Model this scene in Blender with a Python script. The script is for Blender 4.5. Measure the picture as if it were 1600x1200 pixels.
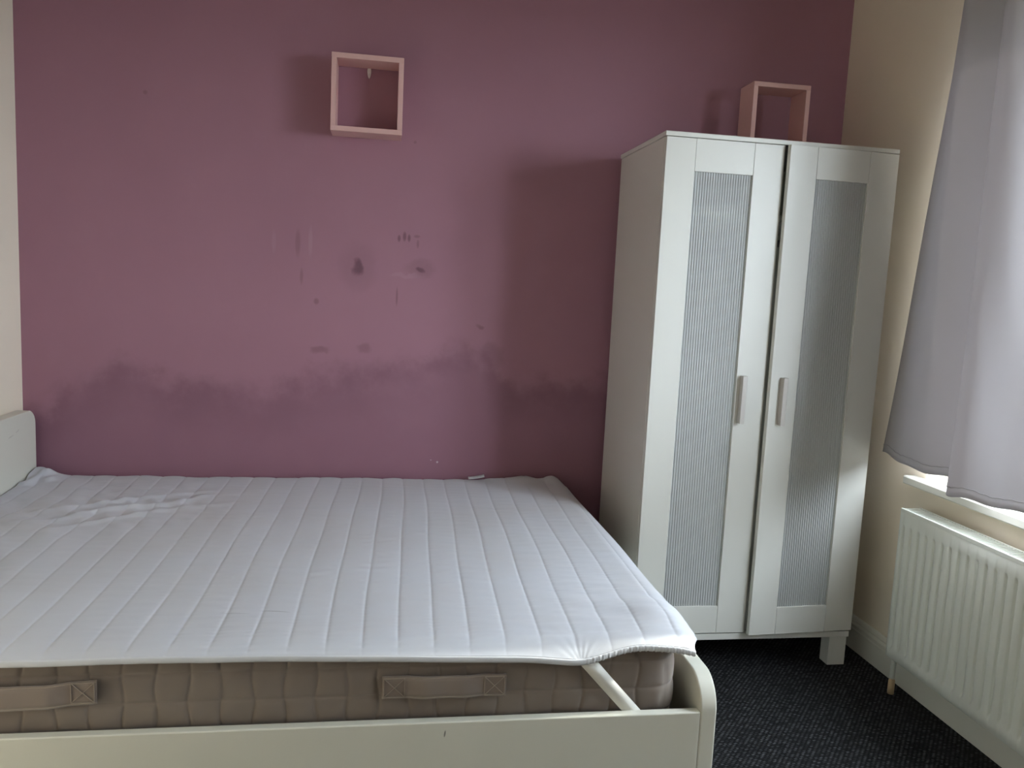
import bpy, bmesh, math, random
import numpy as np
from mathutils import Matrix, Vector

for o in list(bpy.data.objects):
    bpy.data.objects.remove(o, do_unlink=True)
SC = bpy.context.scene
COL = SC.collection

# ------------------------------------------------------------------ camera
F_PX = 1249.84
YAW, PITCH, ROLL = math.radians(-9.1844), math.radians(-6.8657), math.radians(-2.7655)
cam_d = bpy.data.cameras.new('camera')
cam = bpy.data.objects.new('camera', cam_d)
COL.objects.link(cam)
cam_d.sensor_fit = 'HORIZONTAL'
cam_d.sensor_width = 36.0
cam_d.lens = F_PX / 1600.0 * 36.0
cam_d.clip_start = 0.05
_R = (Matrix.Rotation(YAW, 3, 'Z') @ Matrix.Rotation(PITCH, 3, 'X') @ Matrix.Rotation(ROLL, 3, 'Y'))
_right, _fwd, _up = _R.col[0], _R.col[1], _R.col[2]
_m = Matrix(((_right.x, _up.x, -_fwd.x), (_right.y, _up.y, -_fwd.y), (_right.z, _up.z, -_fwd.z))).to_4x4()
_m.translation = Vector((1.2101, -3.0609, 1.2852))
cam.matrix_world = _m
SC.camera = cam

# ------------------------------------------------------------------ sky and exposure
SC.view_settings.view_transform = 'Standard'
SC.view_settings.look = 'None'
SC.view_settings.gamma = 1.0
SC.view_settings.use_curve_mapping = False
SC.view_settings.exposure = 1.74
SKY_COL = (0.86, 0.94, 1.06, 1)
SKY_STR = 9.0
w = bpy.data.worlds.new('overcast_sky')
SC.world = w
w.use_nodes = True
w.node_tree.nodes['Background'].inputs[0].default_value = SKY_COL
w.node_tree.nodes['Background'].inputs[1].default_value = SKY_STR
# low hazy sun: slips past the edge of the curtain, along the near side of the bed to the left wall
sun_d = bpy.data.lights.new('sun', 'SUN'); sun_d.energy = 3.8; sun_d.angle = math.radians(1.0); sun_d.color = (1.0, 0.95, 0.86)
sun = bpy.data.objects.new('sun', sun_d); COL.objects.link(sun); sun.location = (8, 0, 5)
sun.rotation_euler = Vector((-1.0, -0.10, -0.35)).to_track_quat('-Z', 'Y').to_euler()
SC.cycles.max_bounces = 12
SC.cycles.diffuse_bounces = 8
SC.cycles.transparent_max_bounces = 12
SC.cycles.sample_clamp_indirect = 8.0

# ------------------------------------------------------------------ room measures (metres)
XL, XR = -0.06, 2.9926
YF, ZC = -4.60, 2.55
WY0, WY1, WZ0, WZ1 = -0.715, -2.85, 0.722, 2.16      # window opening in the right wall

# portals: tell the sampler where the sky comes in, they give no light themselves
def portal(name, loc, rot, sx, sy):
    l = bpy.data.lights.new(name, 'AREA')
    l.shape = 'RECTANGLE'; l.size = sx; l.size_y = sy
    l.cycles.is_portal = True
    o = bpy.data.objects.new(name, l); COL.objects.link(o)
    o.location = loc; o.rotation_euler = rot
portal('window_portal', (XR + 0.30, (WY0 + WY1) / 2, (WZ0 + WZ1) / 2), (0, math.radians(90), 0), WZ1 - WZ0, WY0 - WY1)

# ------------------------------------------------------------------ materials
def lin(c):
    return tuple(((v / 255) / 12.92 if v / 255 <= 0.04045 else ((v / 255 + 0.055) / 1.055) ** 2.4) for v in c) + (1.0,)

class NT:
    def __init__(self, name):
        self.mat = bpy.data.materials.new(name)
        self.mat.use_nodes = True
        self.t = self.mat.node_tree
        self.n = self.t.nodes
        self.b = self.n['Principled BSDF']
        self.out = self.n['Material Output']
    def add(self, typ, **kw):
        nd = self.n.new(typ)
        for k, v in kw.items():
            setattr(nd, k, v)
        return nd
    def link(self, a, b):
        self.t.links.new(a, b)
    def put(self, sock, v):
        if hasattr(v, 'is_linked') or isinstance(v, bpy.types.NodeSocket):
            self.link(v, sock)
        else:
            sock.default_value = v
    def math(self, op, a, b=0.0, c=None, clamp=False):
        nd = self.add('ShaderNodeMath', operation=op, use_clamp=clamp)
        self.put(nd.inputs[0], a); self.put(nd.inputs[1], b)
        if c is not None:
            self.put(nd.inputs[2], c)
        return nd.outputs[0]
    def sstep(self, v, lo, hi, a=0.0, b=1.0):
        nd = self.add('ShaderNodeMapRange', interpolation_type='SMOOTHSTEP')
        self.put(nd.inputs[0], v); nd.inputs[1].default_value = lo; nd.inputs[2].default_value = hi
        nd.inputs[3].default_value = a; nd.inputs[4].default_value = b
        return nd.outputs[0]
    def mix(self, f, a, b, blend='MIX'):
        nd = self.add('ShaderNodeMix', data_type='RGBA', blend_type=blend)
        self.put(nd.inputs[0], f); self.put(nd.inputs[6], a); self.put(nd.inputs[7], b)
        return nd.outputs[2]
    def noise(self, vec, scale, detail=3.0, rough=0.5):
        nd = self.add('ShaderNodeTexNoise')
        if vec is not None:
            self.link(vec, nd.inputs['Vector'])
        nd.inputs['Scale'].default_value = scale
        nd.inputs['Detail'].default_value = detail
        nd.inputs['Roughness'].default_value = rough
        return nd.outputs['Fac']
    def coord(self):
        return self.add('ShaderNodeTexCoord').outputs['Object']
    def bump(self, h, strength, dist=0.001):
        nd = self.add('ShaderNodeBump')
        nd.inputs['Strength'].default_value = strength
        nd.inputs['Distance'].default_value = dist
        self.link(h, nd.inputs['Height'])
        self.link(nd.outputs[0], self.b.inputs['Normal'])

def simple(name, col, rough=0.5, spec=0.5, bump=None, metallic=0.0, var=0.0):
    m = NT(name)
    m.b.inputs['Base Color'].default_value = lin(col)
    m.b.inputs['Roughness'].default_value = rough
    m.b.inputs['Specular IOR Level'].default_value = spec
    m.b.inputs['Metallic'].default_value = metallic
    if bump or var:
        co = m.coord()
    if var:
        f = m.noise(co, 3.0, 5.0)
        c = lin(col)
        m.link(m.mix(f, tuple(v * (1 - var) for v in c[:3]) + (1,), tuple(min(1, v * (1 + var)) for v in c[:3]) + (1,)), m.b.inputs['Base Color'])
    if bump:
        m.bump(m.noise(co, bump[0], 4.0), bump[1], bump[2] if len(bump) > 2 else 0.001)
    return m.mat

MAT = {}
MAT['white_lacquer'] = simple('white_lacquer', (208, 207, 201), 0.38, 0.45, (900, 0.05))
MAT['bed_lacquer'] = simple('bed_lacquer', (212, 211, 199), 0.33, 0.5, (700, 0.05))
MAT['pink_lacquer'] = simple('pink_lacquer', (220, 178, 174), 0.5, 0.4, (500, 0.05))
MAT['handle_grey'] = simple('handle_grey', (186, 181, 176), 0.42, 0.5)
MAT['radiator_enamel'] = simple('radiator_enamel', (222, 225, 217), 0.32, 0.5, (300, 0.03))
MAT['trim_paint'] = simple('trim_paint', (214, 213, 203), 0.4, 0.5, (60, 0.12), var=0.05)
MAT['cream_wall'] = simple('cream_wall', (232, 221, 203), 0.75, 0.25, (220, 0.15), var=0.04)
MAT['ceiling_white'] = simple('ceiling_white', (186, 181, 172), 0.9, 0.2, (120, 0.2))
MAT['upvc'] = simple('upvc', (235, 236, 236), 0.3, 0.5)
MAT['hook_white'] = simple('hook_white', (240, 236, 234), 0.4, 0.5)
MAT['brass_tail'] = simple('brass_tail', (196, 172, 138), 0.5, 0.5, var=0.15)
MAT['rod_metal'] = simple('rod_metal', (150, 150, 152), 0.35, 0.5, metallic=0.8)
MAT['ground'] = simple('ground', (84, 84, 78), 0.9, 0.2, var=0.1)
MAT['dark_inside'] = simple('wardrobe_inside', (205, 204, 198), 0.6, 0.3)

def purple_wall():
    m = NT('purple_wall_paint')
    co = m.coord()
    sx = m.add('ShaderNodeSeparateXYZ'); m.link(co, sx.inputs[0])
    X, Z = sx.outputs[0], sx.outputs[2]
    base = m.mix(m.noise(co, 2.2, 6.0, 0.6), lin((156, 112, 128)), lin((165, 121, 137)))
    base = m.mix(m.math('MULTIPLY', m.sstep(m.noise(co, 9.0, 8.0, 0.65), 0.5, 0.75), 0.18), base, lin((168, 126, 140)))
    # tide-mark of damp above the bed: its upper edge follows a curve along the wall
    fc = m.add('ShaderNodeFloatCurve')
    cv = fc.mapping.curves[0]
    pts = [(-0.06, .76), (0.10, .86), (0.22, .93), (0.30, .955), (0.42, .90), (0.60, .885), (0.80, .88), (0.95, .93), (1.10, .945),
           (1.25, .975), (1.38, 1.0), (1.48, 1.04), (1.56, 1.03), (1.66, .94), (1.80, .92), (2.05, .93), (2.4, .90), (3.0, .88)]
    px = lambda x: (x + 0.1) / 3.2
    cv.points[0].location = (0.0, 0.74); cv.points[1].location = (1.0, 0.88)
    for x, z in pts:
        cv.points.new(px(x), z / 1.2)
    fc.mapping.update()
    m.link(m.math('DIVIDE', m.math('ADD', X, 0.1), 3.2), fc.inputs['Value'])
    edge = m.math('MULTIPLY', fc.outputs[0], 1.2)
    nz = m.math('MULTIPLY', m.math('SUBTRACT', m.noise(co, 10.0, 5.0, 0.6), 0.5), 0.19)
    d = m.math('SUBTRACT', m.math('ADD', edge, nz), Z)                # > 0 under the tide-mark
    under = m.sstep(d, -0.06, 0.07)
    rim = m.math('MULTIPLY', m.sstep(d, -0.05, 0.05), m.sstep(d, 0.05, 0.24, 1.0, 0.0))
    fade = m.sstep(m.noise(co, 5.0, 5.0, 0.6), 0.32, 0.62)
    col = m.mix(m.math('MULTIPLY', under, 0.28), base, lin((104, 70, 88)))
    col = m.mix(m.math('MULTIPLY', m.math('MULTIPLY', rim, fade), 0.27), col, lin((92, 58, 72)))
    # smudges, drips and knocks
    warp = m.add('ShaderNodeTexNoise'); m.link(co, warp.inputs['Vector']); warp.inputs['Scale'].default_value = 22; warp.inputs['Detail'].default_value = 4
    ws = m.add('ShaderNodeVectorMath', operation='SUBTRACT'); m.link(warp.outputs['Color'], ws.inputs[0]); ws.inputs[1].default_value = (.5, .5, .5)
    wm = m.add('ShaderNodeVectorMath', operation='SCALE'); m.link(ws.outputs[0], wm.inputs[0]); wm.inputs['Scale'].default_value = 0.05
    wa = m.add('ShaderNodeVectorMath', operation='ADD'); m.link(co, wa.inputs[0]); m.link(wm.outputs[0], wa.inputs[1])
    s2 = m.add('ShaderNodeSeparateXYZ'); m.link(wa.outputs[0], s2.inputs[0])
    dark = lin((80, 50, 62)); pale = lin((176, 140, 152))
    spots = [(1.105, 1.335, .022, .030, .75, dark), (1.105, 1.335, .070, .085, .16, dark), (1.335, 1.335, .016, .010, .65, dark),
             (1.335, 1.34, .060, .035, .22, dark), (1.252, 1.447, .006, .013, .6, dark), (1.272, 1.455, .007, .018, .6, dark),
             (1.289, 1.450, .006, .014, .6, dark), (1.318, 1.458, .012, .006, .35, dark), (1.322, 1.43, .005, .016, .35, dark),
             (1.25, 1.23, .004, .035, .45, dark), (0.955, 1.20, .010, .012, .4, dark), (0.90, 1.29, .006, .03, .3, dark),
             (0.97, 1.02, .035, .014, .35, dark), (1.13, 1.03, .03, .02, .3, dark), (1.57, 1.13, .016, .010, .4, dark), (1.62, 1.02, .05, .05, .25, dark),
             (0.885, 1.41, .010, .05, .28, dark), (0.93, 1.42, .008, .055, .45, pale), (0.80, 1.41, .008, .04, .3, pale),
             (1.28, 1.31, .060, .010, .35, pale), (1.425, .597, .004, .004, .9, lin((215, 200, 205))), (1.40, .605, .003, .002, .7, lin((215, 200, 205))),
             (0.36, 1.90, .008, .008, .3, dark), (1.30, 1.80, .006, .006, .3, dark)]
    for cx, cz, rx, rz, st, c in spots:
        big = rx > 0.012
        sxx, szz = (s2.outputs[0], s2.outputs[2]) if big else (X, Z)
        dx = m.math('DIVIDE', m.math('SUBTRACT', sxx, cx), rx)
        dz = m.math('DIVIDE', m.math('SUBTRACT', szz, cz), rz)
        r2 = m.math('ADD', m.math('MULTIPLY', dx, dx), m.math('MULTIPLY', dz, dz))
        col = m.mix(m.math('MULTIPLY', m.sstep(r2, 0.05, 1.6, 1.0, 0.0), st * 0.85), col, c)
    m.link(col, m.b.inputs['Base Color'])
    m.b.inputs['Roughness'].default_value = 0.62
    m.b.inputs['Specular IOR Level'].default_value = 0.35
    h = m.math('ADD', m.math('MULTIPLY', m.noise(co, 14.0, 5.0), 2.0), m.math('MULTIPLY', m.noise(co, 260.0, 3.0), 0.25))
    m.bump(h, 0.12, 0.004)
    return m.mat
MAT['purple_wall'] = purple_wall()

def carpet():
    m = NT('carpet_loops')
    co = m.coord()
    s = m.add('ShaderNodeSeparateXYZ'); m.link(co, s.inputs[0])
    wob = m.math('MULTIPLY', m.math('SUBTRACT', m.noise(co, 30.0, 3.0), 0.5), 0.012)
    rowf = m.math('DIVIDE', m.math('ADD', s.outputs[1], wob), 0.0072)
    row = m.math('FLOOR', rowf)
    u = m.math('ADD', m.math('DIVIDE', m.math('ADD', s.outputs[0], wob), 0.0155), m.math('MULTIPLY', row, -0.40))
    cell = m.math('FLOOR', u)
    fu = m.math('FRACT', u); fv = m.math('FRACT', rowf)
    hu = m.math('POWER', m.math('SINE', m.math('MULTIPLY', fu, math.pi)), 1.3)
    hv = m.math('POWER', m.math('SINE', m.math('MULTIPLY', fv, math.pi)), 0.45)
    cx = m.add('ShaderNodeCombineXYZ'); m.link(cell, cx.inputs[0]); m.link(row, cx.inputs[1])
    wn = m.add('ShaderNodeTexWhiteNoise', noise_dimensions='2D'); m.link(cx.outputs[0], wn.inputs['Vector'])
    h = m.math('MULTIPLY', hu, hv)
    hr = m.math('MULTIPLY', h, m.math('ADD', m.math('MULTIPLY', wn.outputs['Value'], 0.75), 0.25))
    fib = m.noise(co, 1400.0, 3.0, 0.7)
    col = m.mix(m.math('MULTIPLY', m.math('POWER', hr, 1.7), m.sstep(fib, 0.30, 0.66)), lin((5, 5, 8)), lin((122, 124, 130)))
    m.link(col, m.b.inputs['Base Color'])
    m.b.inputs['Roughness'].default_value = 0.85
    m.b.inputs['Specular IOR Level'].default_value = 0.25
    m.bump(m.math('ADD', hr, m.math('MULTIPLY', fib, 0.25)), 1.0, 0.010)
    return m.mat
MAT['carpet'] = carpet()

def fabric(name, col, rough=0.9, scale=1500, st=0.12, sheen=0.2, var=None, spec=0.15):
    m = NT(name)
    co = m.coord()
    m.b.inputs['Base Color'].default_value = lin(col)
    if var:
        m.link(m.mix(m.sstep(m.noise(co, var[1], 5.0, 0.6), 0.3, 0.75), lin(col), lin(var[0])), m.b.inputs['Base Color'])
    m.b.inputs['Roughness'].default_value = rough
    m.b.inputs['Specular IOR Level'].default_value = spec
    m.b.inputs['Sheen Weight'].default_value = sheen
    m.bump(m.noise(co, scale, 3.0), st, 0.0008)
    return m.mat
def scratch(mat, marks, a1, a2):
    m = NT.__new__(NT); m.mat = mat; m.t = mat.node_tree; m.n = m.t.nodes; m.b = m.n['Principled BSDF']
    sx = m.add('ShaderNodeSeparateXYZ'); m.link(m.coord(), sx.inputs[0])
    bc = m.b.inputs['Base Color']
    col = bc.links[0].from_socket if bc.is_linked else tuple(bc.default_value)
    for (p, q, r1, r2, slope, st, c) in marks:
        du = m.math('SUBTRACT', sx.outputs[a1], p)
        dv = m.math('SUBTRACT', m.math('SUBTRACT', sx.outputs[a2], q), m.math('MULTIPLY', du, slope))
        u = m.math('DIVIDE', du, r1); v_ = m.math('DIVIDE', dv, r2)
        r = m.math('ADD', m.math('MULTIPLY', u, u), m.math('MULTIPLY', v_, v_))
        col = m.mix(m.math('MULTIPLY', m.sstep(r, 0.3, 1.2, 1.0, 0.0), st), col, lin(c))
    m.link(col, bc)
MAT['pad_cotton'] = fabric('pad_cotton', (204, 207, 215), 0.75, 1100, 0.15, 0.1, ((201, 201, 205), 2.5), 0.3)
scratch(MAT['pad_cotton'], [(.90, -1.287, .035, .0022, -.15, .28, (120, 120, 128)), (.985, -1.279, .036, .0026, -.17, .42, (110, 110, 118))], 0, 1)
scratch(MAT['bed_lacquer'], [(1.358, .349, .0022, .0075, 1.6, .75, (70, 64, 58))], 0, 2)
scratch(MAT['bed_lacquer'], [(-.215, .712, .022, .0022, .12, .35, (140, 138, 128)), (-.165, .722, .016, .0025, .25, .35, (140, 138, 128))], 1, 2)
MAT['hem_cotton'] = fabric('hem_cotton', (206, 208, 213), 0.8, 900, 0.2, 0.1)
MAT['mattress_fabric'] = fabric('mattress_fabric', (127, 116, 107), 0.8, 900, 0.2, 0.35, ((119, 107, 98), 4.0), 0.3)
MAT['handle_fabric'] = fabric('handle_fabric', (132, 119, 110), 0.7, 900, 0.25, 0.3, None, 0.3)
MAT['stitch_thread'] = fabric('stitch_thread', (158, 146, 134), 0.8)
MAT['elastic'] = fabric('elastic', (220, 219, 213), 0.8, 700, 0.3, 0.1)

def curtain_mat():
    m = NT('curtain_cloth')
    co = m.coord()
    m.b.inputs['Base Color'].default_value = lin((190, 187, 190))
    m.b.inputs['Roughness'].default_value = 0.65
    m.b.inputs['Specular IOR Level'].default_value = 0.3
    m.b.inputs['Sheen Weight'].default_value = 0.15
    m.bump(m.noise(co, 1200, 3.0), 0.08, 0.0006)
    tr = m.add('ShaderNodeBsdfTranslucent'); tr.inputs[0].default_value = lin((170, 166, 170))
    mx = m.add('ShaderNodeMixShader'); mx.inputs[0].default_value = 0.22
    m.link(m.b.outputs[0], mx.inputs[1]); m.link(tr.outputs[0], mx.inputs[2])
    m.link(mx.outputs[0], m.out.inputs[0])
    return m.mat
MAT['curtain'] = curtain_mat()

def glass_mat():
    m = NT('window_glass')
    tr = m.add('ShaderNodeBsdfTransparent'); tr.inputs[0].default_value = (0.94, 0.96, 0.95, 1)
    gl = m.add('ShaderNodeBsdfGlossy'); gl.inputs['Roughness'].default_value = 0.02
    fr = m.add('ShaderNodeFresnel')
    bf = m.add('ShaderNodeNewGeometry').outputs['Backfacing']       # thin pane: same reflectance from both sides
    m.link(m.math('ADD', m.math('MULTIPLY', bf, 1 / 1.45 - 1.45), 1.45), fr.inputs[0])
    mx = m.add('ShaderNodeMixShader')
    m.link(fr.outputs[0], mx.inputs[0]); m.link(tr.outputs[0], mx.inputs[1]); m.link(gl.outputs[0], mx.inputs[2])
    m.link(mx.outputs[0], m.out.inputs[0])
    return m.mat
MAT['glass'] = glass_mat()

def ribbed_plastic():
    m = NT('frosted_ribbed_plastic')
    m.b.inputs['Base Color'].default_value = lin((222, 225, 225))
    m.b.inputs['Roughness'].default_value = 0.42
    m.b.inputs['Specular IOR Level'].default_value = 0.5
    tl = m.add('ShaderNodeBsdfTranslucent'); tl.inputs[0].default_value = lin((232, 234, 232))
    rf = m.add('ShaderNodeBsdfRefraction'); rf.inputs['Roughness'].default_value = 0.35; rf.inputs['IOR'].default_value = 1.05
    rf.inputs[0].default_value = lin((240, 242, 240))
    m1 = m.add('ShaderNodeMixShader'); m1.inputs[0].default_value = 0.55
    m.link(tl.outputs[0], m1.inputs[1]); m.link(rf.outputs[0], m1.inputs[2])
    m2 = m.add('ShaderNodeMixShader'); m2.inputs[0].default_value = 0.46
    m.link(m.b.outputs[0], m2.inputs[1]); m.link(m1.outputs[0], m2.inputs[2])
    m.link(m2.outputs[0], m.out.inputs[0])
    return m.mat
MAT['ribbed'] = ribbed_plastic()

# ------------------------------------------------------------------ helpers
def link_mesh(name, me, mat, parent=None, smooth=False):
    o = bpy.data.objects.new(name, me)
    COL.objects.link(o)
    if mat:
        me.materials.append(MAT[mat])
    if smooth:
        me.polygons.foreach_set('use_smooth', [True] * len(me.polygons))
    if parent:
        o.parent = parent
    return o

def pydata(name, verts, faces, mat, parent=None, smooth=False):
    me = bpy.data.meshes.new(name)
    me.from_pydata([tuple(v) for v in verts], [], [tuple(f) for f in faces])
    me.validate(); me.update()
    bm = bmesh.new(); bm.from_mesh(me)
    bmesh.ops.recalc_face_normals(bm, faces=bm.faces)
    bm.to_mesh(me); bm.free()
    return link_mesh(name, me, mat, parent, smooth)

def bm_box(bm, x0, x1, y0, y1, z0, z1):
    vs = [bm.verts.new(p) for p in ((x0, y0, z0), (x1, y0, z0), (x1, y1, z0), (x0, y1, z0), (x0, y0, z1), (x1, y0, z1), (x1, y1, z1), (x0, y1, z1))]
    for f in ((0, 3, 2, 1), (4, 5, 6, 7), (0, 1, 5, 4), (1, 2, 6, 5), (2, 3, 7, 6), (3, 0, 4, 7)):
        bm.faces.new([vs[i] for i in f])
    return vs

def box(name, x0, x1, y0, y1, z0, z1, mat, parent=None, bev=0.0015, seg=2):
    x0, x1 = min(x0, x1), max(x0, x1); y0, y1 = min(y0, y1), max(y0, y1)
    bm = bmesh.new()
    bm_box(bm, x0, x1, y0, y1, z0, z1)
    if bev:
        bmesh.ops.bevel(bm, geom=list(bm.edges), offset=bev, segments=seg, profile=0.5, affect='EDGES')
    me = bpy.data.meshes.new(name); bm.to_mesh(me); bm.free()
    return link_mesh(name, me, mat, parent)

def prism(name, outline, axis, a, b, mat, parent=None, bev=0.0, smooth=False):
    """outline: 2-D points; axis 0 -> (y,z) swept in x, 1 -> (x,z) swept in y, 2 -> (x,y) swept in z"""
    def P(p, t):
        return ((t, p[0], p[1]), (p[0], t, p[1]), (p[0], p[1], t))[axis]
    bm = bmesh.new()
    A = [bm.verts.new(P(p, a)) for p in outline]; B = [bm.verts.new(P(p, b)) for p in outline]
    fa = bm.faces.new(A); fb = bm.faces.new(B)
    n = len(outline)
    for i in range(n):
        bm.faces.new((A[i], A[(i + 1) % n], B[(i + 1) % n], B[i]))
    bmesh.ops.recalc_face_normals(bm, faces=bm.faces)
    if bev:
        es = [e for e in bm.edges if (fa in e.link_faces) or (fb in e.link_faces)]
        bmesh.ops.bevel(bm, geom=es, offset=bev, segments=3, profile=0.5, affect='EDGES')
    me = bpy.data.meshes.new(name); bm.to_mesh(me); bm.free()
    return link_mesh(name, me, mat, parent, smooth)

def tube(name, pts, r, mat, parent=None, n=12):
    bm = bmesh.new(); rings = []
    pts = [Vector(p) for p in pts]
    for i, p in enumerate(pts):
        d = (pts[min(i + 1, len(pts) - 1)] - pts[max(i - 1, 0)]).normalized()
        up = Vector((0, 0, 1)) if abs(d.z) < 0.9 else Vector((1, 0, 0))
        a = d.cross(up).normalized(); b = d.cross(a)
        rr = r[i] if isinstance(r, (list, tuple)) else r
        rings.append([bm.verts.new(p + a * rr * math.cos(2 * math.pi * k / n) + b * rr * math.sin(2 * math.pi * k / n)) for k in range(n)])
    for i in range(len(rings) - 1):
        for k in range(n):
            bm.faces.new((rings[i][k], rings[i][(k + 1) % n], rings[i + 1][(k + 1) % n], rings[i + 1][k]))
    bm.faces.new(rings[0]); bm.faces.new(rings[-1])
    bmesh.ops.recalc_face_normals(bm, faces=bm.faces)
    me = bpy.data.meshes.new(name); bm.to_mesh(me); bm.free()
    return link_mesh(name, me, mat, parent, True)

def grid(name, V, mat, parent=None, smooth=True, solid=None, closed=False):
    """V: (nu, nv, 3) array"""
    nu, nv = V.shape[:2]
    me = bpy.data.meshes.new(name)
    idx = np.arange(nu * nv).reshape(nu, nv)
    if closed:
        idx = np.vstack([idx, idx[:1]])
    q = np.stack([idx[:-1, :-1], idx[1:, :-1], idx[1:, 1:], idx[:-1, 1:]], -1).reshape(-1, 4)
    me.vertices.add(nu * nv); me.vertices.foreach_set('co', V.reshape(-1).astype(np.float32))
    me.loops.add(q.size); me.loops.foreach_set('vertex_index', q.reshape(-1).astype(np.int32))
    me.polygons.add(len(q)); me.polygons.foreach_set('loop_start', np.arange(0, q.size, 4, dtype=np.int32))
    me.update(calc_edges=True); me.validate()
    o = link_mesh(name, me, mat, parent, smooth)
    if solid:
        md = o.modifiers.new('thickness', 'SOLIDIFY'); md.thickness = solid[0]; md.offset = solid[1]
    return o

def thing(name, label, cat, loc=(0, 0, 0), group=None):
    o = bpy.data.objects.new(name, None); COL.objects.link(o)
    o.location = loc; o.empty_display_size = 0.1
    o['label'] = label; o['category'] = cat
    if group:
        o['group'] = group
    return o

def settle(root):
    """children were modelled in world coordinates: keep them there under an Empty that stands at the thing's base"""
    inv = Matrix.Translation(root.location).inverted()
    for c in root.children:
        c.matrix_parent_inverse = inv

def struct(o, label=None, cat=None):
    o['kind'] = 'structure'
    if label:
        o['label'] = label; o['category'] = cat
    return o

rng = np.random.default_rng(7)
def waves(X, Y, n, lo, hi, ang=None, spread=0.5, seed=0):
    r = np.random.default_rng(seed); out = np.zeros_like(X)
    for _ in range(n):
        k = r.uniform(lo, hi); a = (r.uniform(0, math.pi) if ang is None else r.normal(ang, spread))
        out += np.sin(k * (X * math.cos(a) + Y * math.sin(a)) + r.uniform(0, 6.28))
    return out / math.sqrt(n)
def sst(v, a, b):
    t = np.clip((v - a) / (b - a), 0, 1)
    return t * t * (3 - 2 * t)

# ------------------------------------------------------------------ the room
T = 0.25
struct(box('floor', XL - T, XR + T, YF - T, T, -0.12, 0.0, 'carpet', bev=0), 'black ribbed loop carpet covering the whole floor', 'floor')
struct(box('wall_back', XL - T, XR + T, 0.0, T, 0.0, ZC, 'purple_wall', bev=0), 'plum purple wall with a damp tide mark behind the bed', 'wall')
struct(box('wall_left', XL - T, XL, YF, 0.0, 0.0, ZC, 'cream_wall', bev=0), 'cream wall behind the white headboard', 'wall')
struct(box('wall_front', XL - T, XR + T, YF - T, YF, 0.0, ZC, 'cream_wall', bev=0), 'cream wall at the near end of the room', 'wall')
struct(box('ceiling', XL - T, XR + T, YF - T, T, ZC, ZC + 0.1, 'ceiling_white', bev=0), 'plain white ceiling over the bedroom', 'ceiling')
bm = bmesh.new()
x0, x1 = XR, XR + T
bm_box(bm, x0, x1, WY0, 0.0, 0.0, ZC)
bm_box(bm, x0, x1, YF, WY1, 0.0, ZC)
bm_box(bm, x0, x1, WY1, WY0, 0.0, WZ0 - 0.002)
bm_box(bm, x0, x1, WY1, WY0, WZ1, ZC)
me = bpy.data.meshes.new('wall_right'); bm.to_mesh(me); bm.free()
struct(link_mesh('wall_right', me, 'cream_wall'), 'cream window wall behind the radiator', 'wall')

def skirt(sgn):
    return [(0, 0), (-.019, 0), (-.019, .078), (-.0165, .082), (-.0165, .088), (-.0195, .091), (-.0195, .096), (-.013, .104), (-.013, .108), (-.009, .116), (-.004, .121), (0, .121)]
struct(prism('baseboard_right', [(XR + a, b) for a, b in skirt(1)], 1, YF, 0.0, 'trim_paint'), 'off-white moulded skirting board under the radiator', 'baseboard')
struct(prism('baseboard_back', [(-0.0 + a, b) for a, b in skirt(1)], 0, XL, XR - .02, 'trim_paint'), 'off-white skirting board along the purple wall', 'baseboard')
struct(prism('baseboard_left', [(XL - a, b) for a, b in skirt(1)], 1, YF, -1.56, 'trim_paint'), 'off-white skirting board along the left cream wall', 'baseboard')

# window
win = bpy.data.objects.new('window_1', None); COL.objects.link(win); win.location = (XR, (WY0 + WY1) / 2, WZ0)
struct(win, 'white framed window behind the grey curtain', 'window')
FX0, FX1 = XR + 0.14, XR + 0.20
fw = 0.06
for a, b, c, d in ((WY1, WY1 + fw, WZ0, WZ1), (WY0 - fw, WY0, WZ0, WZ1), (WY1 + fw, WY0 - fw, WZ0, WZ0 + .14), (WY1 + fw, WY0 - fw, WZ1 - fw, WZ1)):
    box('window_frame', FX0, FX1, a, b, c, d, 'upvc', win, 0.004)
ym = (WY0 + WY1) / 2
box('mullion', FX0, FX1, ym - .035, ym + .035, WZ0 + .14, WZ1 - fw, 'upvc', win, 0.004)
for a, b in ((WY1 + fw, ym - .035), (ym + .035, WY0 - fw)):
    box('pane', FX0 + .025, FX0 + .031, a, b, WZ0 + .14, WZ1 - fw, 'glass', win, 0)
settle(win)
sill = prism('window_sill', [(XR + .14, WZ0 - .028), (XR - .040, WZ0 - .028), (XR - .044, WZ0 - .024), (XR - .044, WZ0 - .004), (XR - .040, WZ0), (XR + .14, WZ0)], 1, WY1 - .05, WY0 + .055, 'trim_paint')
sill.parent = win; sill.matrix_parent_inverse = Matrix.Translation(win.location).inverted()
# street outside, one storey down
struct(box('ground_outside', XR + T + .3, XR + 40, -40, 40, -3.2, -3.0, 'ground', bev=0), 'pale paved ground outside the window', 'ground')

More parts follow.
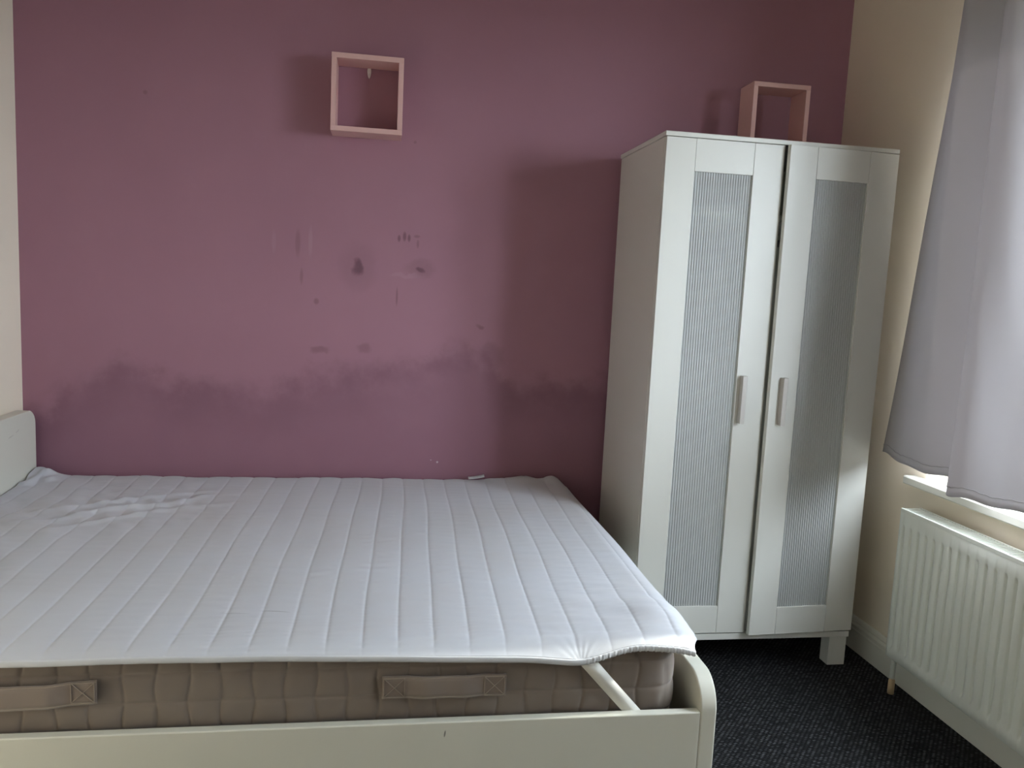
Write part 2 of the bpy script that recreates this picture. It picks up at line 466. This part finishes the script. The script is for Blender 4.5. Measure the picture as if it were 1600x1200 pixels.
# ------------------------------------------------------------------ bed
BY0, BY1 = -0.022, -1.485           # far and near side of the frame
FX, FXo = 1.922, 1.960              # footboard faces
bed = thing('bed_frame', 'white double bed frame with rounded headboard and low footboard', 'bed', (0.95, -0.75, 0))
def board_outline(z1, r):
    pts = [(BY0, 0.0)]
    for k in range(29):
        a = math.radians(90 * k / 28); pts.append((BY0 - r + r * math.cos(a), z1 - r + r * math.sin(a)))
    for k in range(29):
        a = math.radians(90 + 90 * k / 28); pts.append((BY1 + r + r * math.cos(a), z1 - r + r * math.sin(a)))
    pts.append((BY1, 0.0))
    return pts
prism('headboard', board_outline(0.778, 0.055), 0, -0.052, -0.010, 'bed_lacquer', bed, 0.003)
prism('footboard', board_outline(0.447, 0.075), 0, FX, FXo, 'bed_lacquer', bed, 0.004)
box('side_rail', -0.010, FX, BY1, BY1 + .022, 0.13, 0.375, 'bed_lacquer', bed, 0.003, 3)
box('side_rail', -0.010, FX, BY0 - .022, BY0, 0.13, 0.375, 'bed_lacquer', bed, 0.003, 3)
for k in range(14):
    xs = 0.04 + k * 0.136
    box('slat', xs, xs + .07, BY1 + .022, BY0 - .022, 0.282, 0.300, 'bed_lacquer', bed, 0)
box('centre_beam', -0.010, FX, -0.78, -0.73, 0.20, 0.282, 'bed_lacquer', bed, 0)
settle(bed)

# ------------------------------------------------------------------ mattress
MX0, MX1, MY0, MY1, MZ0, MZ1 = 0.0, 1.893, -0.050, -1.452, 0.300, 0.524
mat_root = thing('mattress', 'taupe quilted mattress under the white pad', 'mattress', (0.95, -0.75, MZ0))
def ring_outline(inset, r, ns=(760, 200)):
    """closed outline, finely sampled on the near side and the foot end"""
    xa, xb, ya, yb = MX0 + inset, MX1 - inset, MY1 + inset, MY0 - inset
    P = []; N = []; L = []
    def seg(p, q, n, nrm):
        for i in range(n):
            t = i / n; P.append((p[0] + (q[0] - p[0]) * t, p[1] + (q[1] - p[1]) * t)); N.append(nrm)
    def arc(c, a0, n=14):
        for i in range(n):
            a = a0 + math.pi / 2 * i / n; P.append((c[0] + r * math.cos(a), c[1] + r * math.sin(a))); N.append((math.cos(a), math.sin(a)))
    seg((xa + r, ya), (xb - r, ya), ns[0], (0, -1)); arc((xb - r, ya + r), -math.pi / 2)
    seg((xb, ya + r), (xb, yb - r), ns[1], (1, 0)); arc((xb - r, yb - r), 0)
    seg((xb - r, yb), (xa + r, yb), 60, (0, 1)); arc((xa + r, yb - r), math.pi / 2)
    seg((xa, yb - r), (xa, ya + r), 60, (-1, 0)); arc((xa + r, ya + r), math.pi)
    return np.array(P), np.array(N)
def mattress_mesh():
    P, N = ring_outline(0.012, 0.055)
    d = np.linalg.norm(np.roll(P, -1, 0) - P, axis=1); s = np.concatenate([[0], np.cumsum(d)[:-1]])
    zs = np.concatenate([np.linspace(MZ0 + .012, MZ1 - .014, 84)])
    ph = (s - 0.012) / 0.0632
    lines_z = np.array([MZ0 - .005, 0.361, 0.418, 0.477, MZ1 + .012])
    rows = []
    rr = np.random.default_rng(3)
    for z in zs:
        k = np.searchsorted(lines_z, z) - 1
        tz = (z - lines_z[k]) / (lines_z[k + 1] - lines_z[k])
        wob = 0.05 * np.sin(z * 60 + np.floor(ph + .5) * 1.7)
        fu = np.abs((ph + wob) - np.round(ph + wob)) * 2           # 0 on a seam, 1 mid cell
        pu = 1 - np.exp(-fu * 0.0316 / 0.0038)
        pz = 1 - math.exp(-min(tz, 1 - tz) * (lines_z[k + 1] - lines_z[k]) / 0.0035)
        belly = 0.014 * math.sin(math.pi * (z - MZ0) / (MZ1 - MZ0)) ** 0.7
        off = belly - 0.012 + 0.0062 * (0.35 + 0.65 * pu) * (0.25 + 0.75 * pz)
        off = off + 0.0012 * np.sin(s * 31 + z * 40) + .0008 * np.sin(s * 83 - z * 95)
        rows.append(np.column_stack([P[:, 0] + N[:, 0] * off, P[:, 1] + N[:, 1] * off, np.full(len(P), z)]))
    # round over to the flat top and bottom, then close towards the middle
    c = np.array([(MX0 + MX1) / 2, (MY0 + MY1) / 2])
    def cap(base, z, ins):
        q = base.copy(); q[:, :2] -= N * ins; q[:, 2] = z; return q
    top = [cap(rows[-1], MZ1 - .007, .003), cap(rows[-1], MZ1 - .002, .010), cap(rows[-1], MZ1, .022)]
    q = top[-1].copy(); q[:, :2] = c + (q[:, :2] - c) * 0.02; top.append(q)
    bot = [cap(rows[0], MZ0 + .004, .004), cap(rows[0], MZ0, .014)]
    q = bot[-1].copy(); q[:, :2] = c + (q[:, :2] - c) * 0.02; bot.append(q)
    V = np.stack(bot[::-1] + rows + top, 1)
    return V
mo = grid('cover', mattress_mesh(), 'mattress_fabric', mat_root, closed=True)

def mat_handle(xa, xb, zc_l, zc_r, sag):
    """fabric carrying strap sewn to the near side, with a boxed cross stitched at both ends"""
    n = 60; hw = 0.0245; V = np.zeros((n, 5, 3))
    base = MY1 - 0.0035
    for i in range(n):
        t = i / (n - 1); x = xa + (xb - xa) * t
        e = min(t, 1 - t) * (xb - xa)
        lift = 0.011 * sst(np.array(e), .045, .10) * (1 + 0.25 * math.sin(9 * t))
        zc = zc_l + (zc_r - zc_l) * t - sag * math.sin(math.pi * t)
        for j in range(5):
            v = j / 4 * 2 - 1
            V[i, j] = (x, base - 0.003 - lift * (1 - .25 * v * v), zc + v * hw)
    h = grid('handle', V, 'handle_fabric', mat_root, solid=(0.003, 0))
    y = base - 0.0062
    for x0_, x1_, z in ((xa + .004, xa + .047, zc_l), (xb - .047, xb - .004, zc_r)):
        a, b, lo, hi = x0_, x1_, z - hw + .004, z + hw - .004
        bm = bmesh.new()
        def bar(p, q, r=.0005):
            p, q = Vector((p[0], y, p[1])), Vector((q[0], y, q[1])); d = (q - p).normalized(); s_ = Vector((-d.z, 0, d.x)) * r
            vs = [bm.verts.new(v + Vector((0, yy, 0))) for yy in (-.0008, .0012) for v in (p - s_, p + s_, q + s_, q - s_)]
            for f in ((0, 1, 2, 3), (4, 7, 6, 5), (0, 4, 5, 1), (1, 5, 6, 2), (2, 6, 7, 3), (3, 7, 4, 0)):
                bm.faces.new([vs[i] for i in f])
        for p, q in (((a, lo), (b, lo)), ((a, hi), (b, hi)), ((a, lo), (a, hi)), ((b, lo), (b, hi)), ((a, lo), (b, hi)), ((a, hi), (b, lo))):
            bar(p, q)
        bmesh.ops.recalc_face_normals(bm, faces=bm.faces)
        me = bpy.data.meshes.new('cross_stitch'); bm.to_mesh(me); bm.free()
        link_mesh('cross_stitch', me, 'stitch_thread', h)
    for v in (-1, 1):                                                # thread along both long edges
        bm = bmesh.new()
        for i in range(n - 1):
            p, q = V[i, 0 if v < 0 else 4], V[i + 1, 0 if v < 0 else 4]
            zz = -v * .0035
            if i == 0:
                last = [bm.verts.new((p[0], p[1] - .0022, p[2] + zz + dz)) for dz in (-.0008, .0008)]
            nxt = [bm.verts.new((q[0], q[1] - .0022, q[2] + zz + dz)) for dz in (-.0008, .0008)]
            bm.faces.new((last[0], last[1], nxt[1], nxt[0])); last = nxt
        me = bpy.data.meshes.new('edge_stitch'); bm.to_mesh(me); bm.free()
        link_mesh('edge_stitch', me, 'stitch_thread', h)
mat_handle(0.405, 0.667, 0.449, 0.4515, 0.004)
mat_handle(1.225, 1.488, 0.4415, 0.4400, -0.002)
settle(mat_root)

# ------------------------------------------------------------------ mattress pad
pad = thing('mattress_pad', 'white quilted mattress pad with stitched channels lying on the mattress', 'mattress pad', (0.95, -0.75, MZ1))
NX, NY = 860, 270
PYN, PYF = -1.4745, -0.030
def edge_drop(x):          # how far the near edge hangs below the mattress top, along the bed
    return np.interp(x, [0, .3, .5, .82, 1.1, 1.4, 1.60, 1.645, 1.70, 1.78, 1.86, 1.95], [.002, .000, -.002, -.004, .003, .011, .018, .019, .014, .006, .006, .012])
def pad_surface():
    u = np.linspace(0, 1, NX)[:, None] * np.ones((1, NY)); v = np.ones((NX, 1)) * np.linspace(0, 1, NY)[None, :]
    v = v + 0.0
    # denser rows at the near edge
    v = v ** 1.25
    # right hand edge of the pad: sags in between the elastic corners, bulges at the near one
    xr = 1.932 + 0.010 * np.exp(-((v - 0.10) / 0.07) ** 2) - .030 * np.exp(-((v - 0.0) / 0.03) ** 2) - 0.030 * sst(v, .95, 1.0) - .006 * np.sin(v * 9)
    X = -0.004 + u * (xr + 0.004)
    Y = PYN + v * (PYF - PYN)
    Y = Y - 0.004 * np.exp(-((X - 1.645) / .06) ** 2) * (1 - sst(v, 0, .12)) + .008 * np.exp(-((X - 1.77) / .07) ** 2) * (1 - sst(v, 0, .10))
    Z = np.full_like(X, MZ1 + 0.0135)
    # quilting channels run across the bed
    xs = X / (1 + 0.030 * v)
    warp = 0.003 * np.sin(Y * 4.2 + X * 5) + 0.0015 * np.sin(Y * 9.0 + X * 11)
    left = 1 - sst(X, 0.25, 0.75)
    warp = warp + left * 0.010 * np.sin(Y * 7 + 2 * X)
    ph = (xs + warp - 0.0325) / 0.0765
    f = np.abs(ph - np.round(ph)) * 2 * 0.5 * 0.0765
    puff = 1 - np.exp(-f / 0.0042)
    Z += (0.0019 * (puff - 1) - 0.00022 * np.cos(np.pi * np.clip(f / .038, 0, 1))) * (0.25 + 0.75 * sst(v, .0, .035))
    # puckers beside the seams and cross wrinkles
    near_seam = np.exp(-f / 0.012)
    pk = waves(X * .25, Y, 14, 180, 420, math.pi / 2, .12, 5)
    Z += 0.00045 * near_seam * pk
    calm = 0.35 + 0.65 * sst(waves(X, Y, 6, 3, 7, None, .5, 11), -.2, 1.2)
    Z += 0.00055 * calm * waves(X, Y, 16, 60, 190, math.pi / 2, .16, 21)
    Z += 0.0013 * waves(X, Y, 8, 9, 26, None, .5, 31)
    # heap of creases towards the headboard
    cr = np.exp(-(((X - .42) / .30) ** 2 + ((Y + .46) / .24) ** 2))
    a1 = (X - .42) * math.cos(1.0) - (Y + .46) * math.sin(1.0)
    rid = np.exp(-((a1 - .02 * np.sin(14 * (X + Y))) / .022) ** 2) + .8 * np.exp(-((a1 + .085 + .015 * np.sin(11 * Y)) / .018) ** 2) + .7 * np.exp(-((a1 - .10 - .02 * np.sin(9 * X)) / .02) ** 2)
    Z += 0.010 * cr * rid + 0.0022 * cr * waves(X, Y, 10, 40, 110, 0.6, .35, 41)
    wl = np.exp(-((X - .12) / .26) ** 2)
    Z += wl * 0.0042 * waves(X, Y, 10, 16, 46, 0.35, .28, 51) + wl * .002
    # crumpled corner by the headboard, loose hem at the wall
    cb = np.exp(-(((X - .01) / .07) ** 2 + ((Y + .07) / .10) ** 2))
    Z += 0.022 * cb + 0.011 * cb * waves(X, Y, 10, 40, 120, None, .5, 61)
    fb = sst(X, 1.58, 1.68) * np.exp(-((Y + .04) / .035) ** 2)
    Z += fb * (0.012 + 0.006 * waves(X, Y, 8, 30, 90, 0.0, .2, 71))
    Z += np.exp(-((Y + .035) / .02) ** 2) * .0018 * waves(X, Y, 8, 20, 70, 0, .2, 81)
    # near edge turns down over the mattress
    t = np.clip((-1.425 - Y) / 0.050, 0, 1.2)
    Z -= (edge_drop(X) + 0.0115) * t ** 1.7
    # foot end turns down; the elastic corner puffs up
    t = np.clip((X - 1.875) / 0.057, 0, 1.3)
    Z -= (0.018 + .010 * np.exp(-((Y + 1.42) / .10) ** 2)) * t ** 1.8
    pc = np.exp(-(((X - 1.86) / .075) ** 2 + ((Y + 1.33) / .085) ** 2))
    Z += 0.016 * pc + .0035 * np.exp(-(((X - 1.80) / .12) ** 2 + ((Y + 1.30) / .14) ** 2)) * waves(X, Y, 9, 35, 75, 1.15, .3, 91)
    # tuck lines that fan in to where the strap is sewn
    dx, dy = X - 1.645, Y + 1.49
    fan = np.arctan2(dy, dx); rad = np.hypot(dx, dy)
    Z += 0.0004 * np.exp(-rad / .10) * np.sin(fan * 17)
    return np.stack([X, Y, Z], -1)
PV = pad_surface()
grid('quilted_top', PV, 'pad_cotton', pad, solid=(0.012, -1))
# bound hem along the near edge
E0 = PV[:, 0, :].copy()
_k = np.ones(21) / 21
for _c in (1, 2):
    E0[:, _c] = np.convolve(np.pad(E0[:, _c], 10, mode='edge'), _k, mode='valid')
hv = []
for j, (dy, dz) in enumerate(((0.004, -.0005), (-.0012, -.0010), (-.0022, -.003), (-.0022, -.010), (-.0010, -.0130), (0.003, -.0130))):
    q = E0.copy(); q[:, 1] += dy; q[:, 2] += dz
    ruff = sst(q[:, 0], 1.64, 1.67) * (0.0005 * np.sin(q[:, 0] * 900) + .0005 * np.sin(q[:, 0] * 523 + j))
    q[:, 1] += ruff; q[:, 2] += ruff * .8
    hv.append(q)
HV = np.stack(hv, 1)
grid('hem', HV, 'hem_cotton', pad, solid=(0.0015, 0))
# elastic strap across the mattress corner
SP = [((1.634, -1.472, .500), (1.672, -1.472, .506)), ((1.680, -1.468, .449), (1.717, -1.468, .455)), ((1.726, -1.464, .398), (1.763, -1.464, .404)), ((1.772, -1.459, .347), (1.809, -1.459, .353)), ((1.798, -1.452, .315), (1.834, -1.452, .321))]
sv = np.zeros((len(SP), 3, 3))
for i, (a, b) in enumerate(SP):
    a, b = np.array(a), np.array(b); sv[i, 0] = a; sv[i, 2] = b; sv[i, 1] = (a + b) / 2 + (0, -.0008, 0)
st_o = grid('elastic_strap', sv, 'elastic', pad, smooth=False, solid=(0.0018, 0)); st_o['label'] = 'white elastic corner strap'
# sewn-in tag at the wall side
tv = np.zeros((8, 4, 3))
for i in range(8):
    for j in range(4):
        tv[i, j] = (1.545 + .062 * i / 7, -.045 + .018 * j / 3, MZ1 + .0165 + .010 * (i / 7) ** 1.5 + .002 * j)
tg = grid('care_tag', tv, 'hem_cotton', pad, solid=(.0008, 0))
settle(pad)

# ------------------------------------------------------------------ wardrobe
WX0, WX1, WB, WF = 2.066, 2.876, -0.067, -0.567
ward = thing('wardrobe', 'tall white two-door wardrobe with ribbed frosted panels', 'wardrobe', ((WX0 + WX1) / 2, (WB + WF) / 2, 0))
SI = 0.004
ZB, ZT = 0.108, 1.784
box('side_panel', WX0 + SI, WX0 + SI + .016, WB, WF + .022, ZB, ZT, 'white_lacquer', ward)
box('side_panel', WX1 - SI - .016, WX1 - SI, WB, WF + .022, ZB, ZT, 'white_lacquer', ward)
box('top_board', WX0, WX1, WB, WF, ZT + .001, 1.800, 'white_lacquer', ward, .002)
box('bottom_board', WX0 + SI + .016, WX1 - SI - .016, WB, WF + .022, ZB + .002, ZB + .024, 'white_lacquer', ward)
box('plinth_rail', WX0 + SI, WX1 - SI, WF + .022, WF + .004, ZB, ZB + .022, 'white_lacquer', ward)
box('back_panel', WX0 + SI + .016, WX1 - SI - .016, WB - .006, WB - .001, ZB + .024, ZT, 'dark_inside', ward, 0)
box('shelf', WX0 + SI + .016, WX1 - SI - .016, WB - .01, WF + .021, 1.540, 1.564, 'white_lacquer', ward)
tube('hanging_rail', [(WX0 + SI + .016, -.30, 1.49), (WX1 - SI - .016, -.30, 1.49)], .0125, 'rod_metal', ward)
for xa in (WX0 + SI + .002, WX1 - SI - .068):
    for ya in (WF + .012, WB - .062):
        box('leg', xa, xa + .066, ya, ya + .052, 0, ZB, 'white_lacquer', ward, .002)
settle(ward)

def door(x0, x1, hinge_right, ang):
    d = bpy.data.objects.new('door', None); COL.objects.link(d)
    hx = x1 if hinge_right else x0; hy = WF + .020
    y0, y1 = WF, WF + .019
    z0, z1 = 0.135, ZT - .001
    pl, pr_ = x0 + .0995, x1 - .1035 if not hinge_right else x1 - .1085
    pz0, pz1 = .231, 1.681
    box('stile', x0, pl - .0006, y0, y1, z0, z1, 'white_lacquer', d, .0012)
    box('stile', pr_ + .0006, x1, y0, y1, z0, z1, 'white_lacquer', d, .0012)
    box('rail', pl, pr_, y0 + .0003, y1, pz1, z1, 'white_lacquer', d, .0008)
    box('rail', pl, pr_, y0 + .0003, y1, z0, pz0, 'white_lacquer', d, .0008)
    # ribbed panel: a real corrugated sheet
    n = int((pr_ - pl + .010) / .0084); V = []
    for i in range(n * 6 + 1):
        x = pl - .005 + (pr_ - pl + .010) * i / (n * 6)
        y = y0 + .0080 + 0.0017 * math.cos(2 * math.pi * i / 6)
        V.append([(x, y, pz0 - .005), (x, y, pz1 + .005)])
    grid('panel', np.array(V), 'ribbed', d)['label'] = 'ribbed frosted plastic panel'
    # solid block handle
    hx0 = (pr_ + .0140) if not hinge_right else (pl - .0640)
    h = box('handle', hx0, hx0 + .0165, y0 - .022, y0 + .0005, .872, 1.032, 'handle_grey', d, .0018)
    h['label'] = 'pale grey block handle'
    for c in d.children:
        c.matrix_parent_inverse = Matrix.Translation((hx, hy, 0)).inverted()
    d.parent = ward
    d.matrix_parent_inverse = Matrix.Translation(ward.location).inverted()
    d.location = (hx, hy, 0); d.rotation_euler = (0, 0, ang)
    return d
door(2.070, 2.4705, False, 0.0)
dr = door(2.474, 2.874, True, math.radians(3.9))
dr['label'] = 'right-hand door standing slightly ajar'

# ------------------------------------------------------------------ pink box shelves
def pink_box(name, label, x0, x1, z0, z1, d, loc, rz, t=.0175):
    r = thing(name, label, 'box shelf', loc, 'pink open box shelves')
    r.rotation_euler = (0, 0, rz)
    wd, ht = x1 - x0, z1 - z0
    box('top_board', 0, wd, -d, 0, ht - t, ht, 'pink_lacquer', r, .001)
    box('bottom_board', 0, wd, -d, 0, 0, t, 'pink_lacquer', r, .001)
    box('side_board', 0, t, -d, 0, t, ht - t, 'pink_lacquer', r, .001)
    box('side_board', wd - t, wd, -d, 0, t, ht - t, 'pink_lacquer', r, .001)
    return r
pink_box('box_shelf', 'pink open box shelf hung on the purple wall above the bed', 1.001, 1.249, 1.800, 2.063, .118, (1.001, -.001, 1.800), 0)
pink_box('box_shelf', 'pink open box shelf standing on top of the white wardrobe', 0, .217, 0, .262, .118, (2.494, -.130, 1.800), math.radians(-1.0), .0165)

# white plastic hook inside the hung box
hk = thing('wall_hook', 'small white teardrop wall hook inside the hung pink box', 'hook', (1.127, 0, 2.012))
def drop_outline(cx, zt, wdt, ht):
    pts = []
    for k in range(24):
        a = 2 * math.pi * k / 24
        z = math.sin(a); wv = wdt / 2 * (0.72 + 0.28 * z)
        pts.append((cx + wv * math.cos(a), zt - ht / 2 + ht / 2 * z))
    return pts
prism('hook_plate', drop_outline(1.127, 2.050, .019, .040), 1, -.0065, -.0003, 'hook_white', hk, .0015, True)
tube('peg', [(1.127, -.006, 2.024), (1.127, -.013, 2.019), (1.127, -.016, 2.024)], .0028, 'hook_white', hk, 8)
settle(hk)

# ------------------------------------------------------------------ radiator
RX, RXb = XR - .100, XR - .030
RY0, RY1, RZ0, RZ1 = -.745, -1.986, .127, .627
rad = thing('radiator', 'white panel radiator with vertical flutes below the window sill', 'radiator', (XR - .065, -1.36, 0))
def rad_panel(name, xf, sgn):
    pitch = .0365; n = 34
    ys = []
    for k in range(n):
        c = RY0 - .0 - k * pitch
        ys += [(c - .0005, 0), (c - .0140, 0), (c - .0165, .3), (c - .0185, 1), (c - .0250, 1), (c - .0270, .3), (c - .0295, 0)]
    ys[0] = (RY0, 0); ys.append((RY1, 0))
    zz = [(RZ0, 0, .004), (RZ0 + .003, 0, .0), (RZ0 + .034, 0, 0), (RZ0 + .040, .35, 0), (RZ0 + .047, .85, 0), (RZ0 + .054, 1, 0), (RZ1 - .064, 1, 0), (RZ1 - .056, .85, 0), (RZ1 - .049, .3, 0), (RZ1 - .044, 0, 0), (RZ1 - .003, 0, 0), (RZ1, 0, .004)]
    V = np.zeros((len(ys), len(zz), 3))
    for i, (y, g) in enumerate(ys):
        for j, (z, e, bk) in enumerate(zz):
            V[i, j] = (xf + sgn * (0.0085 * g * e + bk), y, z)
    return grid(name, V, 'radiator_enamel', rad, smooth=False, solid=(.0018, 0))
rad_panel('front_panel', RX, 1)
rad_panel('rear_panel', RXb, -1)
for ya, yb in ((RY0 + .002, RY0 - .004), (RY1 + .004, RY1 - .002)):
    box('end_cover', RX + .001, RXb - .001, ya, yb, RZ0 + .01, RZ1 + .004, 'radiator_enamel', rad, .002)
bm = bmesh.new()
y = RY0 - .006
while y > RY1 + .006:
    bm_box(bm, RX + .006, RXb - .004, y - .0022, y + .0022, RZ1 - .002, RZ1 + .004); y -= .0115
bm_box(bm, RX - .0015, RX + .007, RY1, RY0, RZ1 - .006, RZ1 + .005)
bm_box(bm, RXb - .006, RXb + .0015, RY1, RY0, RZ1 - .006, RZ1 + .005)
me = bpy.data.meshes.new('top_grille'); bm.to_mesh(me); bm.free()
link_mesh('top_grille', me, 'radiator_enamel', rad)['kind'] = 'stuff'
bm = bmesh.new()
y = RY0 - .014
while y > RY1 + .014:                                               # convector fins between the panels
    bm_box(bm, RX + .010, RXb - .008, y - .0006, y + .0006, RZ0 + .03, RZ1 - .03); y -= .0183
me = bpy.data.meshes.new('convector'); bm.to_mesh(me); bm.free()
link_mesh('convector', me, 'radiator_enamel', rad)['kind'] = 'stuff'
pipe = tube('pipe', [(XR - .080, RY0 - .018, RZ0 + .02), (XR - .080, RY0 - .018, 0.052)], .0085, 'radiator_enamel', rad)
tail = tube('valve_tail', [(XR - .080, RY0 - .018, 0.054), (XR - .080, RY0 - .018, 0.048), (XR - .080, RY0 - .018, 0.046), (XR - .080, RY0 - .018, -0.002)], [.0085, .0085, .0105, .0105], 'brass_tail', rad)
tail['label'] = 'bare beige pipe tail at the carpet'
for yb in (RY0 - .16, RY1 + .16):
    box('wall_bracket', RXb, XR - .001, yb - .015, yb + .015, RZ0 + .08, RZ1 - .08, 'radiator_enamel', rad, 0)
settle(rad)

# ------------------------------------------------------------------ curtains
def catmull(ctrl, n):
    P = np.array(ctrl, float); P = np.vstack([2 * P[0] - P[1], P, 2 * P[-1] - P[-2]])
    m = len(P) - 3; out = []
    for i in range(n):
        t = i / (n - 1) * m; k = min(int(t), m - 1); t -= k
        a, b, c, d = P[k:k + 4]
        out.append(0.5 * (2 * b + (c - a) * t + (2 * a - 5 * b + 4 * c - d) * t * t + (3 * b - a - 3 * c + d) * t ** 3))
    return np.array(out)
def curtain(name, label, top, bot, z1, z0, seed, part_n=150):
    root = thing(name, label, 'curtain', (XR - .11, (bot[0][1] + bot[-1][1]) / 2, z0), 'grey curtains at the window')
    A, B = catmull(top, part_n), catmull(bot, part_n)
    nt = 90; V = np.zeros((part_n, nt, 3)); r = np.random.default_rng(seed)
    for j in range(nt):
        t = j / (nt - 1)
        k = t ** 1.05
        Q = A * (1 - k) + B * k
        s = np.linspace(0, 1, part_n)
        Q[:, 0] += .0040 * np.sin(s * 23 + t * 5 + seed) * t + .003 * np.sin(s * 41 - t * 9) * (t * (1 - t) * 2)
        V[:, j, 0] = XR - Q[:, 0]; V[:, j, 1] = Q[:, 1]
        hem = .004 * np.sin(s * 19 + seed) + .003 * np.sin(s * 47)
        V[:, j, 2] = z1 + (z0 - z1) * t + hem * t
    grid('cloth', V, 'curtain', root, solid=(.0016, 0))
    # row of hem stitches a thumb's width above the lower edge, on the room side
    dn = np.gradient(V[:, -1, :], axis=0)
    nrm = np.stack([dn[:, 1], -dn[:, 0]], -1); nrm /= np.linalg.norm(nrm, axis=-1, keepdims=True)
    nrm *= -np.sign(np.mean(nrm[:, 0]))
    H = np.zeros((part_n, 2, 3))
    for j, dz in enumerate((.0275, .0250)):
        H[:, j, :2] = V[:, -2, :2] + nrm * (.0017 + .0006 * np.sin(np.arange(part_n) * 1.9))[:, None]
        H[:, j, 2] = V[:, -1, 2] + dz + .0012 * np.sin(np.arange(part_n) * 1.3)
    grid('hem_stitch', H, 'curtain', root, solid=(.0008, 0))
    settle(root)
    return root
top_a = [(.045, -.725), (.100, -.79), (.125, -.845), (.090, -.900), (.060, -.940), (.045, -.965), (.100, -.985), (.145, -1.01), (.150, -1.04), (.135, -1.07), (.110, -1.10), (.085, -1.125), (.060, -1.15)]
bot_a = [(.040, -.528), (.062, -.63), (.088, -.74), (.086, -.84), (.062, -.935), (.052, -1.03), (.140, -1.05), (.215, -1.09), (.225, -1.14), (.195, -1.20), (.145, -1.26), (.095, -1.315), (.060, -1.36)]
curtain('curtain', 'grey lilac curtain hanging between the wardrobe and the window', top_a, bot_a, 2.33, .771, 1)
mir = lambda L: [(a, -3.10 - b) for a, b in L][::-1]
curtain('curtain', 'unseen grey curtain added at the near side to narrow the window light', mir(top_a), mir(bot_a), 2.33, .778, 4)  # mirrored curtain out of view, added to narrow the gap the daylight enters by
rod = thing('curtain_rod', 'grey metal curtain rod above the window', 'curtain rod', (XR - .1, -1.84, 2.345))
tube('pole', [(XR - .105, -.66, 2.345), (XR - .105, -3.02, 2.345)], .0125, 'rod_metal', rod)
for yb in (-.70, -2.98):
    tube('bracket', [(XR, yb, 2.345), (XR - .105, yb, 2.345)], .008, 'rod_metal', rod)
    tube('finial', [(XR - .105, yb + (.04 if yb > -1 else -.04), 2.345), (XR - .105, yb + (.055 if yb > -1 else -.055), 2.345), (XR - .105, yb + (.075 if yb > -1 else -.075), 2.345)], [.013, .022, .008], 'rod_metal', rod)
settle(rod)
